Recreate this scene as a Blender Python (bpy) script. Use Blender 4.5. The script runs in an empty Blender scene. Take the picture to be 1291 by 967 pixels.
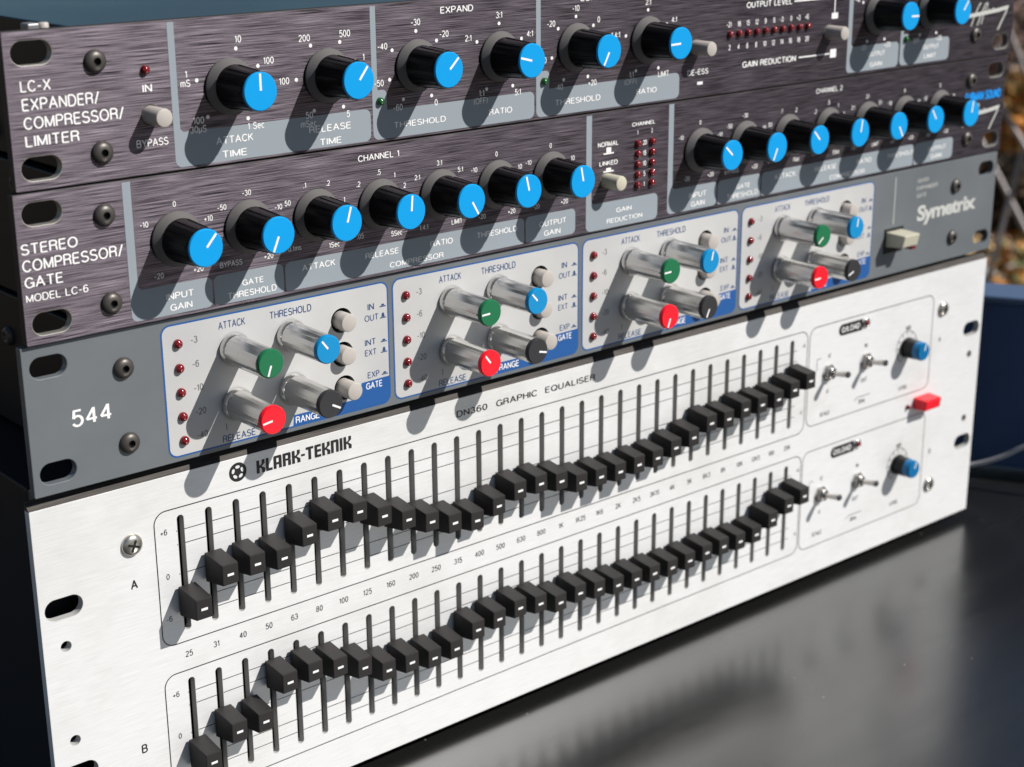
import bpy, math, random
from mathutils import Vector, Matrix
random.seed(7)
R = math.radians
sc = bpy.context.scene
COL = sc.collection
MM = 0.001

# ------------------------------------------------------------------ camera
C_POS = Vector((-181.578, -436.765, 313.121)) * MM
C_R = Vector((0.7630242, -0.6463415, -0.0060589))
C_U = Vector((0.2030680, 0.2308072, 0.9515731))
C_F = Vector((0.6136428, 0.7273037, -0.3073627))
cam_d = bpy.data.cameras.new("camera")
cam = bpy.data.objects.new("camera", cam_d)
COL.objects.link(cam)
m3 = Matrix((C_R, C_U, -C_F)).transposed()
cam.matrix_world = Matrix.Translation(C_POS) @ m3.to_4x4()
cam_d.sensor_width = 36.0
cam_d.lens = 36.0 * 2075.97 / 1291.0
cam_d.clip_start = 0.02
cam_d.clip_end = 500.0
cam_d.dof.use_dof = True
cam_d.dof.focus_distance = 0.53
cam_d.dof.aperture_fstop = 17.0
sc.camera = cam

# ------------------------------------------------------------------ world, sun, exposure
SUN_TRAVEL = Vector((-11.2, 17.0, -17.6)).normalized()
to_sun = -SUN_TRAVEL
SUN_EL = math.asin(to_sun.z)
SUN_ROT = math.atan2(to_sun.x, to_sun.y)
w = bpy.data.worlds.new("World")
sc.world = w
w.use_nodes = True
nt = w.node_tree
sky = nt.nodes.new("ShaderNodeTexSky")
sky.sky_type = 'NISHITA'
sky.sun_disc = False
sky.sun_elevation = SUN_EL
sky.sun_rotation = SUN_ROT
sky.air_density = 1.0
sky.dust_density = 0.3
bg = nt.nodes["Background"]
nt.links.new(sky.outputs[0], bg.inputs[0])
bg.inputs[1].default_value = 0.05
sun_d = bpy.data.lights.new("sun", 'SUN')
sun_d.energy = 5.0
sun_d.angle = R(0.53)
sun_d.color = (1.0, 0.955, 0.90)
sun = bpy.data.objects.new("sun", sun_d)
COL.objects.link(sun)
sun.rotation_euler = SUN_TRAVEL.to_track_quat('-Z', 'Y').to_euler()
sc.view_settings.view_transform = 'Standard'
sc.view_settings.look = 'None'
sc.view_settings.exposure = 0.2
sc.view_settings.gamma = 1.0
sc.view_settings.use_curve_mapping = False


# ------------------------------------------------------------------ materials
def mat(name, col, rough=0.5, metal=0.0, ior=1.45, coat=0.0, spec=0.5):
    m = bpy.data.materials.new(name)
    m.use_nodes = True
    b = m.node_tree.nodes["Principled BSDF"]
    b.inputs["Base Color"].default_value = (*col, 1)
    b.inputs["Roughness"].default_value = rough
    b.inputs["Metallic"].default_value = metal
    b.inputs["IOR"].default_value = ior
    b.inputs["Coat Weight"].default_value = coat
    b.inputs["Coat Roughness"].default_value = 0.08
    b.inputs["Specular IOR Level"].default_value = spec
    return m


def noise(m, scale, detail=3.0, rough=0.55):
    nt = m.node_tree
    tc = nt.nodes.new("ShaderNodeTexCoord")
    mp = nt.nodes.new("ShaderNodeMapping")
    mp.inputs["Scale"].default_value = scale
    n = nt.nodes.new("ShaderNodeTexNoise")
    n.inputs["Scale"].default_value = 1.0
    n.inputs["Detail"].default_value = detail
    n.inputs["Roughness"].default_value = rough
    nt.links.new(tc.outputs["Object"], mp.inputs["Vector"])
    nt.links.new(mp.outputs["Vector"], n.inputs["Vector"])
    return n


def ramp(m, src, p0, c0, p1, c1, target, extra=()):
    nt = m.node_tree
    r = nt.nodes.new("ShaderNodeValToRGB")
    e = r.color_ramp.elements
    e[0].position = p0
    e[0].color = (*c0, 1)
    e[1].position = p1
    e[1].color = (*c1, 1)
    for p, c in extra:
        q = e.new(p)
        q.color = (*c, 1)
    nt.links.new(src, r.inputs["Fac"])
    if target:
        nt.links.new(r.outputs["Color"], nt.nodes["Principled BSDF"].inputs[target])
    return r


def bump(m, src, strength, dist, normal=None):
    nt = m.node_tree
    b = nt.nodes.new("ShaderNodeBump")
    b.inputs["Strength"].default_value = strength
    b.inputs["Distance"].default_value = dist
    nt.links.new(src, b.inputs["Height"])
    if normal:
        nt.links.new(normal, b.inputs["Normal"])
    nt.links.new(b.outputs["Normal"], nt.nodes["Principled BSDF"].inputs["Normal"])
    return b


def grey(v):
    return (v, v, v)


# dark brushed anodised aluminium: the grooves run along x
M_DARKBRUSH = mat("dark brushed aluminium", (0.10, 0.08, 0.085), 0.50, 1.0)
n1 = noise(M_DARKBRUSH, (85, 1, 7500), 3.0, 0.6)
n2 = noise(M_DARKBRUSH, (55, 1, 4200), 2.0, 0.5)
mx = M_DARKBRUSH.node_tree.nodes.new("ShaderNodeMath")
mx.operation = 'ADD'
M_DARKBRUSH.node_tree.links.new(n1.outputs["Fac"], mx.inputs[0])
M_DARKBRUSH.node_tree.links.new(n2.outputs["Fac"], mx.inputs[1])
hf = M_DARKBRUSH.node_tree.nodes.new("ShaderNodeMath")
hf.operation = 'MULTIPLY'
hf.inputs[1].default_value = 0.5
M_DARKBRUSH.node_tree.links.new(mx.outputs[0], hf.inputs[0])
ramp(M_DARKBRUSH, hf.outputs[0], 0.40, (0.012, 0.0105, 0.013), 0.64, (0.195, 0.168, 0.200), "Base Color")
bump(M_DARKBRUSH, n1.outputs["Fac"], 0.30, 0.00010)
_t = M_DARKBRUSH.node_tree
_v = _t.nodes.new("ShaderNodeCombineXYZ")
_v.inputs[2].default_value = 1.0
_b = _t.nodes["Principled BSDF"]
_t.links.new(_v.outputs[0], _b.inputs["Tangent"])
_b.inputs["Anisotropic"].default_value = 0.75

# pale brushed aluminium of the big bottom unit
M_PALE = mat("pale brushed aluminium", (0.72, 0.71, 0.70), 0.42, 0.15)
n1 = noise(M_PALE, (90, 1, 2300), 4.0, 0.6)
ramp(M_PALE, n1.outputs["Fac"], 0.3, (0.665, 0.675, 0.68), 0.7, (0.765, 0.775, 0.78), None)
bump(M_PALE, n1.outputs["Fac"], 0.25, 0.00008)
n2 = noise(M_PALE, (9, 9, 13), 6.0, 0.7)          # handling marks and grime
r2_ = ramp(M_PALE, n2.outputs["Fac"], 0.30, (0.86, 0.85, 0.82), 0.52, (1, 1, 1), None)
mm_ = M_PALE.node_tree.nodes.new("ShaderNodeMix")
mm_.data_type = 'RGBA'
mm_.blend_type = 'MULTIPLY'
mm_.inputs["Factor"].default_value = 1.0
r1_ = [n_ for n_ in M_PALE.node_tree.nodes if n_.bl_idname == "ShaderNodeValToRGB"][0]
M_PALE.node_tree.links.new(r1_.outputs["Color"], mm_.inputs["A"])
M_PALE.node_tree.links.new(r2_.outputs["Color"], mm_.inputs["B"])
M_PALE.node_tree.links.new(mm_.outputs["Result"], M_PALE.node_tree.nodes["Principled BSDF"].inputs["Base Color"])

M_CHAMFER = mat("dark brushed edge", (0.085, 0.075, 0.07), 0.55, 0.2)
n1 = noise(M_CHAMFER, (60, 1, 2500), 4.0, 0.6)
ramp(M_CHAMFER, n1.outputs["Fac"], 0.3, (0.014, 0.012, 0.011), 0.7, (0.075, 0.065, 0.058), "Base Color")

M_BARE = mat("bare aluminium edge", (0.25, 0.24, 0.22), 0.55, 0.5)
M_GREYPAINT = mat("grey paint", (0.135, 0.145, 0.165), 0.42)
n1 = noise(M_GREYPAINT, (900, 900, 900), 2.0)
n2 = noise(M_GREYPAINT, (22, 22, 30), 4.0)
ramp(M_GREYPAINT, n2.outputs["Fac"], 0.25, (0.110, 0.125, 0.137), 0.75, (0.146, 0.162, 0.174), "Base Color")
bump(M_GREYPAINT, n1.outputs["Fac"], 0.12, 0.0001)
M_PLATE = mat("light grey print", (0.46, 0.465, 0.47), 0.5)
n2 = noise(M_PLATE, (30, 30, 40), 3.0)
ramp(M_PLATE, n2.outputs["Fac"], 0.3, (0.44, 0.445, 0.45), 0.7, (0.50, 0.50, 0.495), "Base Color")
M_BAND = mat("pale blue grey print", (0.265, 0.305, 0.34), 0.6, spec=0.2)
M_INKBLUE = mat("blue ink", (0.010, 0.085, 0.29), 0.5)
M_INKNAVY = mat("dark blue ink", (0.016, 0.055, 0.16), 0.5)
M_INKWHITE = mat("white ink", (0.80, 0.80, 0.80), 0.5)
M_INKDIM = mat("pale grey ink", (0.50, 0.51, 0.49), 0.5)
M_INKBLACK = mat("black ink", (0.012, 0.012, 0.014), 0.5)
M_INKGREY = mat("grey ink", (0.12, 0.12, 0.125), 0.5)
M_INKCYAN = mat("bright blue ink", (0.0, 0.28, 0.80), 0.5)
M_KNOB = mat("black knob plastic", (0.005, 0.005, 0.0055), 0.36, spec=0.3)
M_SKIRT = mat("matt black knob skirt", (0.105, 0.10, 0.098), 0.6)
M_CAP = mat("blue cap plastic", (0.0, 0.30, 0.69), 0.42, spec=0.35)
M_FADER = mat("black fader plastic", (0.025, 0.023, 0.023), 0.5, spec=0.2)
n1 = noise(M_FADER, (2500, 2500, 2500), 2.0)
bump(M_FADER, n1.outputs["Fac"], 0.15, 0.0001)
M_SILVER = mat("satin aluminium", (0.60, 0.595, 0.58), 0.24, 0.92)
M_GREEN = mat("green cap plastic", (0.012, 0.15, 0.062), 0.35)
M_BLUE = mat("mid blue cap plastic", (0.0, 0.235, 0.52), 0.4)
M_BLUEDARK = mat("deep blue cap plastic", (0.0, 0.13, 0.32), 0.3)
M_SLOT = mat("slot wall", (0.42, 0.42, 0.41), 0.6)
M_RED = mat("red cap plastic", (0.80, 0.008, 0.022), 0.35)
M_CHAR = mat("charcoal cap plastic", (0.03, 0.03, 0.033), 0.4)
M_BTN = mat("warm grey button plastic", (0.43, 0.40, 0.37), 0.45)
M_IVORY = mat("ivory plastic", (0.50, 0.48, 0.38), 0.45)
M_LEDR = mat("dark red lens", (0.16, 0.006, 0.010), 0.12, coat=0.6)
M_LEDG = mat("dark green lens", (0.008, 0.10, 0.02), 0.12, coat=0.6)
M_SCREW = mat("black oxide steel", (0.085, 0.078, 0.072), 0.42, 0.5)
M_ZINC = mat("zinc plated steel", (0.50, 0.48, 0.43), 0.3, 0.9)
M_STEELDULL = mat("dull steel", (0.22, 0.22, 0.23), 0.45, 0.5)
M_CHROME = mat("nickel plated steel", (0.42, 0.40, 0.38), 0.25, 1.0)
M_HOLE = mat("dark recess", (0.006, 0.006, 0.006), 0.7)
M_RIM = mat("black anodised edge", (0.03, 0.026, 0.028), 0.55, spec=0.3)
M_CHASSIS = mat("dark steel chassis", (0.012, 0.012, 0.014), 0.5, 0.0, spec=0.25)
M_LID = mat("blue grey steel lid", (0.10, 0.23, 0.30), 0.38, 0.35)
n1 = noise(M_LID, (8, 8, 8), 4.0)
ramp(M_LID, n1.outputs["Fac"], 0.3, (0.018, 0.05, 0.075), 0.7, (0.035, 0.085, 0.11), "Base Color")
M_RUBBER = mat("black rubber", (0.012, 0.012, 0.012), 0.8)


# ------------------------------------------------------------------ mesh helpers (panel mm: x right, z up, d out of the panel)
class MB:
    def __init__(self):
        self.v, self.f, self.mi, self.sm = [], [], [], []

    def add(self, vs, fs, mi=0, smooth=False):
        o = len(self.v)
        self.v += [tuple(p) for p in vs]
        for f in fs:
            self.f.append([i + o for i in f])
            self.mi.append(mi)
            self.sm.append(smooth)

    def box(self, x0, x1, y0, y1, z0, z1, mi=0):
        vs = [(x, y, z) for x in (x0, x1) for y in (y0, y1) for z in (z0, z1)]
        self.add(vs, [(0, 1, 3, 2), (4, 6, 7, 5), (0, 4, 5, 1), (2, 3, 7, 6), (0, 2, 6, 4), (1, 5, 7, 3)], mi)

    def lathe(self, prof, n=40, cx=0, cz=0, mi=0, smooth=True, ph=0.0):
        """prof: list of (r, d); axis along -y (out of the panel); split rings wherever a point is doubled"""
        rings = []
        vs = []
        for r, d in prof:
            if r <= 1e-6:
                rings.append([len(vs)])
                vs.append((cx, -d, cz))
            else:
                rings.append(list(range(len(vs), len(vs) + n)))
                for k in range(n):
                    a = 2 * math.pi * (k + ph) / n
                    vs.append((cx + r * math.cos(a), -d, cz + r * math.sin(a)))
        fs = []
        for i in range(len(rings) - 1):
            A, B = rings[i], rings[i + 1]
            if prof[i] == prof[i + 1]:
                continue
            for k in range(n):
                k2 = (k + 1) % n
                if len(A) == 1 and len(B) == 1:
                    continue
                if len(A) == 1:
                    fs.append((A[0], B[k2], B[k]))
                elif len(B) == 1:
                    fs.append((A[k], A[k2], B[0]))
                else:
                    fs.append((A[k], A[k2], B[k2], B[k]))
        self.add(vs, fs, mi, smooth)

    def poly(self, pts, d, mi=0):
        self.add([(x, -d, z) for x, z in pts], [list(range(len(pts)))], mi)

    def bar(self, x0, z0, x1, z1, wd, d, mi=0):
        dx, dz = x1 - x0, z1 - z0
        L = math.hypot(dx, dz) or 1
        nx, nz = -dz / L * wd / 2, dx / L * wd / 2
        self.poly([(x0 - nx, z0 - nz), (x1 - nx, z1 - nz), (x1 + nx, z1 + nz), (x0 + nx, z0 + nz)], d, mi)

    def dot(self, x, z, r, d, n=14):
        self.poly([(x + r * math.cos(2 * math.pi * k / n), z + r * math.sin(2 * math.pi * k / n)) for k in range(n)], d)

    def line(self, pts, wd, d, closed=False):
        """an inked line of even width through pts"""
        n = len(pts)
        vs = []
        for i, p in enumerate(pts):
            a = pts[(i - 1) % n] if (closed or i > 0) else p
            b = pts[(i + 1) % n] if (closed or i < n - 1) else p
            t1 = Vector((p[0] - a[0], p[1] - a[1]))
            t2 = Vector((b[0] - p[0], b[1] - p[1]))
            t = (t1.normalized() if t1.length > 1e-9 else Vector((0, 0))) + (t2.normalized() if t2.length > 1e-9 else Vector((0, 0)))
            t.normalize()
            nx, nz = -t.y * wd / 2, t.x * wd / 2
            vs += [(p[0] - nx, -d, p[1] - nz), (p[0] + nx, -d, p[1] + nz)]
        fs = [(2 * i, 2 * ((i + 1) % n), 2 * ((i + 1) % n) + 1, 2 * i + 1) for i in range(n if closed else n - 1)]
        self.add(vs, fs)

    def tube(self, pts, r, n=10, cap=True, smooth=True, mi=0):
        P = [Vector(p) for p in pts]
        up = Vector((0.13, 0.21, 0.97))
        vs, fs = [], []
        rr = r if isinstance(r, (list, tuple)) else [r] * len(P)
        for i, p in enumerate(P):
            t = (P[min(i + 1, len(P) - 1)] - P[max(i - 1, 0)]).normalized()
            a = t.cross(up).normalized()
            b = t.cross(a)
            for k in range(n):
                q = 2 * math.pi * k / n
                vs.append(p + (a * math.cos(q) + b * math.sin(q)) * rr[i])
        for i in range(len(P) - 1):
            for k in range(n):
                k2 = (k + 1) % n
                fs.append((i * n + k, i * n + k2, (i + 1) * n + k2, (i + 1) * n + k))
        self.add(vs, fs, mi, smooth)
        if cap:
            self.add(vs[:n], [list(range(n))], mi)
            self.add(vs[-n:], [list(range(n))], mi)

    def mesh(self, name, mats, scale=MM):
        me = bpy.data.meshes.new(name)
        me.from_pydata([(x * scale, y * scale, z * scale) for x, y, z in self.v], [], self.f)
        for m in (mats if isinstance(mats, (list, tuple)) else [mats]):
            me.materials.append(m)
        me.polygons.foreach_set("material_index", self.mi)
        me.polygons.foreach_set("use_smooth", self.sm)
        me.update()
        return me

    def build(self, name, mats, parent=None, loc=(0, 0, 0), rot=None, bevel=0.0, scale=MM, seg=2):
        return place(name, self.mesh(name, mats, scale), parent, loc, rot, bevel, seg)


def place(name, me, parent=None, loc=(0, 0, 0), rot=None, bevel=0.0, seg=2):
    o = bpy.data.objects.new(name, me)
    COL.objects.link(o)
    o.location = [c * MM for c in loc]
    if rot:
        o.rotation_euler = rot
    if parent:
        o.parent = parent
    if bevel:
        b = o.modifiers.new("bevel", 'BEVEL')
        b.width = bevel * MM
        b.segments = seg
        b.limit_method = 'ANGLE'
        b.angle_limit = R(28)
    return o


def tag(o, label=None, cat=None, group=None, kind=None):
    if label:
        o['label'] = label
    if cat:
        o['category'] = cat
    if group:
        o['group'] = group
    if kind:
        o['kind'] = kind
    return o


def empty(name, loc, rz=0.0):
    o = bpy.data.objects.new(name, None)
    COL.objects.link(o)
    o.empty_display_size = 0.02
    o.location = [c * MM for c in loc]
    o.rotation_euler = (0, 0, rz)
    return o


def copy_tree(o, parent, loc=None, roty=None):
    c = o.copy()
    COL.objects.link(c)
    c.parent = parent
    if loc is not None:
        c.location = [q * MM for q in loc]
    if roty is not None:
        c.rotation_euler = (0, roty, 0)
    for ch in list(o.children):
        copy_tree(ch, c)
    return c


def rrect(x0, x1, z0, z1, r, n=6):
    """rounded rectangle; r: one radius or (bl, br, tr, tl)"""
    rs = r if isinstance(r, (list, tuple)) else (r,) * 4
    out = []
    for (cx, cz, a0), q in zip((((x0, z0, 180)), (x1, z0, 270), (x1, z1, 0), (x0, z1, 90)), rs):
        sx = 1 if cx == x0 else -1
        sz = 1 if cz == z0 else -1
        if q <= 0:
            out.append((cx, cz))
            continue
        for k in range(n + 1):
            a = R(a0 + 90 * k / n)
            out.append((cx + sx * q + q * math.cos(a), cz + sz * q + q * math.sin(a)))
    return out


def slot(cx, cz, wd, h, n=10):
    return rrect(cx - wd / 2, cx + wd / 2, cz - h / 2, cz + h / 2, min(wd, h) / 2 - 1e-4, n)


def circle(cx, cz, r, n=24):
    return [(cx + r * math.cos(2 * math.pi * k / n), cz + r * math.sin(2 * math.pi * k / n)) for k in range(n)]


def cut_sheet(mb, loops, front_d, thick=0.0, bev=0.0, mi=0, mi_edge=None):
    """flat sheet with holes (first loop the outline, others holes), front face at d = front_d"""
    cu = bpy.data.curves.new("outline", 'CURVE')
    cu.dimensions = '2D'
    cu.fill_mode = 'BOTH' if thick else 'FRONT'
    if thick:
        cu.extrude = (thick / 2 - bev)
        cu.bevel_depth = bev
        cu.bevel_resolution = 1
        cu.offset = -bev
    for L in loops:
        s = cu.splines.new('POLY')
        s.points.add(len(L) - 1)
        for p, (x, z) in zip(s.points, L):
            p.co = (x, z, 0, 1)
        s.use_cyclic_u = True
    ob = bpy.data.objects.new("outline", cu)
    me = bpy.data.meshes.new_from_object(ob)
    top = max(v.co.z for v in me.vertices)
    vs = [(v.co.x, -(v.co.z - top) - front_d, v.co.y) for v in me.vertices]
    lo_x, hi_x = min(q[0] for q in loops[0]), max(q[0] for q in loops[0])
    lo_y, hi_y = min(q[1] for q in loops[0]), max(q[1] for q in loops[0])
    o = len(mb.v)
    mb.v += vs
    for p in me.polygons:
        mb.f.append([i + o for i in p.vertices])
        flat = abs(p.normal.z) > 0.98
        if not flat and mi_edge is not None:
            ctr = p.center
            rim = ctr.x < lo_x + .6 or ctr.x > hi_x - .6 or ctr.y < lo_y + .6 or ctr.y > hi_y - .6
            mb.mi.append(2 if rim else mi_edge)
        else:
            mb.mi.append(mi)
        mb.sm.append(False)
    bpy.data.objects.remove(ob)
    bpy.data.curves.remove(cu)
    bpy.data.meshes.remove(me)


_glyphs = {}


def _arc(cx, cy, rx, ry, a0, a1, n=10):
    return [(cx + rx * math.cos(R(a0 + (a1 - a0) * k / n)), cy + ry * math.sin(R(a0 + (a1 - a0) * k / n))) for k in range(n + 1)]


# plain grotesque capitals and figures drawn as strokes: (width, strokes)
LETTERS = {
    'A': (.70, [[(0, 0), (.35, 1), (.70, 0)], [(.12, .35), (.58, .35)]]),
    'B': (.58, [[(0, 0), (0, 1)], [(0, 1), (.32, 1)] + _arc(.32, .765, .21, .235, 90, -90) + [(0, .53)], [(.32, .53)] + _arc(.34, .265, .24, .265, 90, -90) + [(0, 0)]]),
    'C': (.64, [_arc(.35, .5, .35, .5, 38, 322, 20)]),
    'D': (.62, [[(0, 0), (0, 1)], [(0, 1), (.28, 1)] + _arc(.28, .5, .34, .5, 90, -90, 16) + [(0, 0)]]),
    'E': (.52, [[(0, 0), (0, 1)], [(0, 1), (.52, 1)], [(0, .53), (.48, .53)], [(0, 0), (.52, 0)]]),
    'F': (.50, [[(0, 0), (0, 1)], [(0, 1), (.50, 1)], [(0, .51), (.44, .51)]]),
    'G': (.68, [_arc(.36, .5, .36, .5, 38, 340, 20), [(.42, .46), (.70, .46), (.70, 0)]]),
    'H': (.60, [[(0, 0), (0, 1)], [(.60, 0), (.60, 1)], [(0, .53), (.60, .53)]]),
    'I': (.0, [[(0, 0), (0, 1)]]),
    'J': (.44, [[(.44, 1), (.44, .25)] + _arc(.22, .25, .22, .25, 0, -180)]),
    'K': (.58, [[(0, 0), (0, 1)], [(.55, 1), (0, .38)], [(.20, .58), (.60, 0)]]),
    'L': (.48, [[(0, 1), (0, 0)], [(0, 0), (.48, 0)]]),
    'M': (.72, [[(0, 0), (0, 1)], [(0, 1), (.36, .06)], [(.36, .06), (.72, 1)], [(.72, 1), (.72, 0)]]),
    'N': (.60, [[(0, 0), (0, 1)], [(0, 1), (.60, 0)], [(.60, 0), (.60, 1)]]),
    'O': (.74, [_arc(.37, .5, .37, .5, 90, 450, 24)]),
    'P': (.54, [[(0, 0), (0, 1)], [(0, 1), (.30, 1)] + _arc(.30, .74, .25, .26, 90, -90) + [(0, .48)]]),
    'Q': (.74, [_arc(.37, .5, .37, .5, 90, 450, 24), [(.44, .22), (.72, -.04)]]),
    'R': (.58, [[(0, 0), (0, 1)], [(0, 1), (.32, 1)] + _arc(.32, .76, .24, .24, 90, -90) + [(0, .52)], [(.32, .52)] + _arc(.38, .34, .16, .18, 90, 0, 6) + [(.57, 0)]]),
    'S': (.56, [_arc(.28, .755, .26, .245, 25, 250, 14) + _arc(.28, .255, .29, .255, 75, -160, 14)]),
    'T': (.60, [[(.30, 0), (.30, 1)], [(0, 1), (.60, 1)]]),
    'U': (.60, [[(0, 1), (0, .30)] + _arc(.30, .30, .30, .30, 180, 360, 14) + [(.60, 1)]]),
    'V': (.64, [[(0, 1), (.32, 0), (.64, 1)]]),
    'W': (.90, [[(0, 1), (.22, 0)], [(.22, 0), (.45, 1)], [(.45, 1), (.68, 0)], [(.68, 0), (.90, 1)]]),
    'X': (.62, [[(0, 0), (.62, 1)], [(0, 1), (.62, 0)]]),
    'Y': (.62, [[(0, 1), (.31, .44)], [(.62, 1), (.31, .44)], [(.31, .46), (.31, 0)]]),
    'Z': (.58, [[(0, 1), (.57, 1), (.0, 0), (.58, 0)]]),
    '0': (.50, [_arc(.25, .5, .25, .5, 90, 450, 22)]),
    '1': (.26, [[(.20, 0), (.20, 1)], [(.20, .98), (.02, .78)]]),
    '2': (.50, [_arc(.25, .73, .24, .27, 165, -30, 12) + [(.0, .02), (.50, .02)]]),
    '3': (.50, [_arc(.24, .75, .22, .25, 160, -90, 12), _arc(.24, .26, .26, .26, 90, -165, 12)]),
    '4': (.54, [[(.40, 0), (.40, 1)], [(.40, .98), (0, .27)], [(0, .27), (.55, .27)]]),
    '5': (.50, [[(.46, 1), (.09, 1), (.04, .50)], [(.04, .50)] + _arc(.24, .32, .26, .33, 125, -155, 14)]),
    '6': (.50, [_arc(.25, .31, .25, .31, 90, 450, 18), [(.44, .84)] + _arc(.28, .56, .28, .44, 60, 200, 12)]),
    '7': (.50, [[(0, 1), (.50, 1)], [(.50, 1), (.17, 0)]]),
    '8': (.50, [_arc(.25, .76, .21, .24, 90, 450, 18), _arc(.25, .26, .25, .26, 90, 450, 18)]),
    '9': (.50, [_arc(.25, .69, .25, .31, 90, 450, 18), [(.06, .16)] + _arc(.22, .44, .28, .44, 240, 380, 12)]),
    '+': (.50, [[(0, .42), (.50, .42)], [(.25, .17), (.25, .67)]]),
    '-': (.34, [[(0, .42), (.34, .42)]]),
    '/': (.32, [[(-.02, -.06), (.34, 1.06)]]),
    ':': (.06, [[(0.03, -.02), (.03, .16)], [(.03, .56), (.03, .74)]]),
    '.': (.06, [[(.03, -.05), (.03, .14)]]),
    '(': (.16, [_arc(.36, .45, .34, .65, 130, 230, 8)]),
    ')': (.16, [_arc(-.20, .45, .34, .65, 50, -50, 8)]),
    ' ': (.22, []),
    'm': (.72, [[(0, 0), (0, .72)], _arc(.18, .50, .18, .21, 180, 0, 8) + [(.36, 0)], _arc(.54, .50, .18, .21, 180, 0, 8) + [(.72, 0)]]),
    's': (.42, [_arc(.21, .54, .19, .18, 30, 250, 10) + _arc(.21, .18, .21, .18, 75, -160, 10)]),
    'e': (.46, [[(.02, .38), (.46, .38)] + _arc(.24, .36, .23, .36, 5, 310, 14)]),
    'c': (.44, [_arc(.24, .36, .23, .36, 48, 312, 14)]),
    'z': (.42, [[(0, .70), (.41, .70), (.0, .02), (.42, .02)]]),
    'd': (.46, [_arc(.23, .36, .23, .36, 90, 450, 16), [(.46, 0), (.46, 1)]]),
    '\u00b5': (.44, [[(0, .72), (0, -.26)], [(0, .25)] + _arc(.20, .22, .20, .22, 180, 360, 8), [(.40, 0), (.40, .72)]]),
}


def stroke_word(s, wt, space):
    b = MB()
    x = 0
    k = 0
    for chh in s:
        wd, strokes = LETTERS[chh]
        for st in strokes:
            run = [st[0]]
            parts = []
            for i in range(1, len(st)):
                if (st[i][0] - run[-1][0]) ** 2 + (st[i][1] - run[-1][1]) ** 2 < 1e-8:
                    continue
                if len(run) > 1:
                    u1 = Vector((run[-1][0] - run[-2][0], run[-1][1] - run[-2][1]))
                    u2 = Vector((st[i][0] - run[-1][0], st[i][1] - run[-1][1]))
                    if u1.angle(u2) > R(48):
                        parts.append(run)
                        run = [run[-1]]
                run.append(st[i])
            parts.append(run)
            for i, q in enumerate(parts):
                q = [tuple(c) for c in q]
                if len(parts) > 1:            # square off the corners
                    for e, f in ((0, 1), (-1, -2)):
                        if (e == 0 and i > 0) or (e == -1 and i < len(parts) - 1):
                            v = Vector((q[e][0] - q[f][0], q[e][1] - q[f][1])).normalized() * wt * .35
                            q[e] = (q[e][0] + v.x, q[e][1] + v.y)
                b.line([(x + a, c) for a, c in q], wt, k)
                k += 1
        x += wd + .235 * space
    return b


def glyph(s, bold, shear, space, face):
    """unit letters: list of (x, z, layer) and faces"""
    k = (s, bold, shear, space, face)
    if k not in _glyphs:
        if face == 'stroke':
            b = stroke_word(s, .15 + bold * 2.2, space)
            _glyphs[k] = ([(v[0], v[2], -v[1]) for v in b.v], b.f)
        else:
            cu = bpy.data.curves.new("type", 'FONT')
            cu.body = s
            cu.size = 1.0
            cu.offset = bold
            cu.shear = shear
            cu.space_character = space
            cu.resolution_u = 3
            ob = bpy.data.objects.new("type", cu)
            me = bpy.data.meshes.new_from_object(ob)
            _glyphs[k] = ([(v.co.x, v.co.y, 0) for v in me.vertices], [list(p.vertices) for p in me.polygons])
            bpy.data.objects.remove(ob)
            bpy.data.curves.remove(cu)
            bpy.data.meshes.remove(me)
    return _glyphs[k]


def tbox(mb, s, x0, x1, z0, z1, d=0.1, bold=0.0, shear=0.0, space=1.0, face='stroke'):
    """text fitted into a box"""
    vs, fs = glyph(s, bold, shear, space, face)
    ax = min(v[0] for v in vs)
    bx = max(v[0] for v in vs)
    az = min(v[1] for v in vs)
    bz = max(v[1] for v in vs)
    sx = (x1 - x0) / max(bx - ax, 1e-6)
    sz = (z1 - z0) / max(bz - az, 1e-6)
    mb.add([(x0 + (x - ax) * sx, -d - .0012 * l, z0 + (z - az) * sz) for x, z, l in vs], fs)


def text(mb, s, cx, cz, h, d=0.1, cond=0.92, bold=0.0, shear=0.0, align='c', space=1.0, face='stroke'):
    """text of cap height h, centred on (cx, cz)"""
    vs, fs = glyph(s, bold, shear, space, face)
    k = h / 1.12 if face == 'stroke' else h / .69
    up = .06 * k if face == 'stroke' else 0
    ax = min(v[0] for v in vs)
    bx = max(v[0] for v in vs)
    off = {'c': (ax + bx) / 2, 'l': ax, 'r': bx}[align]
    mb.add([(cx + (x - off) * k * cond, -d - .0012 * l, cz - h / 2 + up + z * k) for x, z, l in vs], fs)


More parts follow.
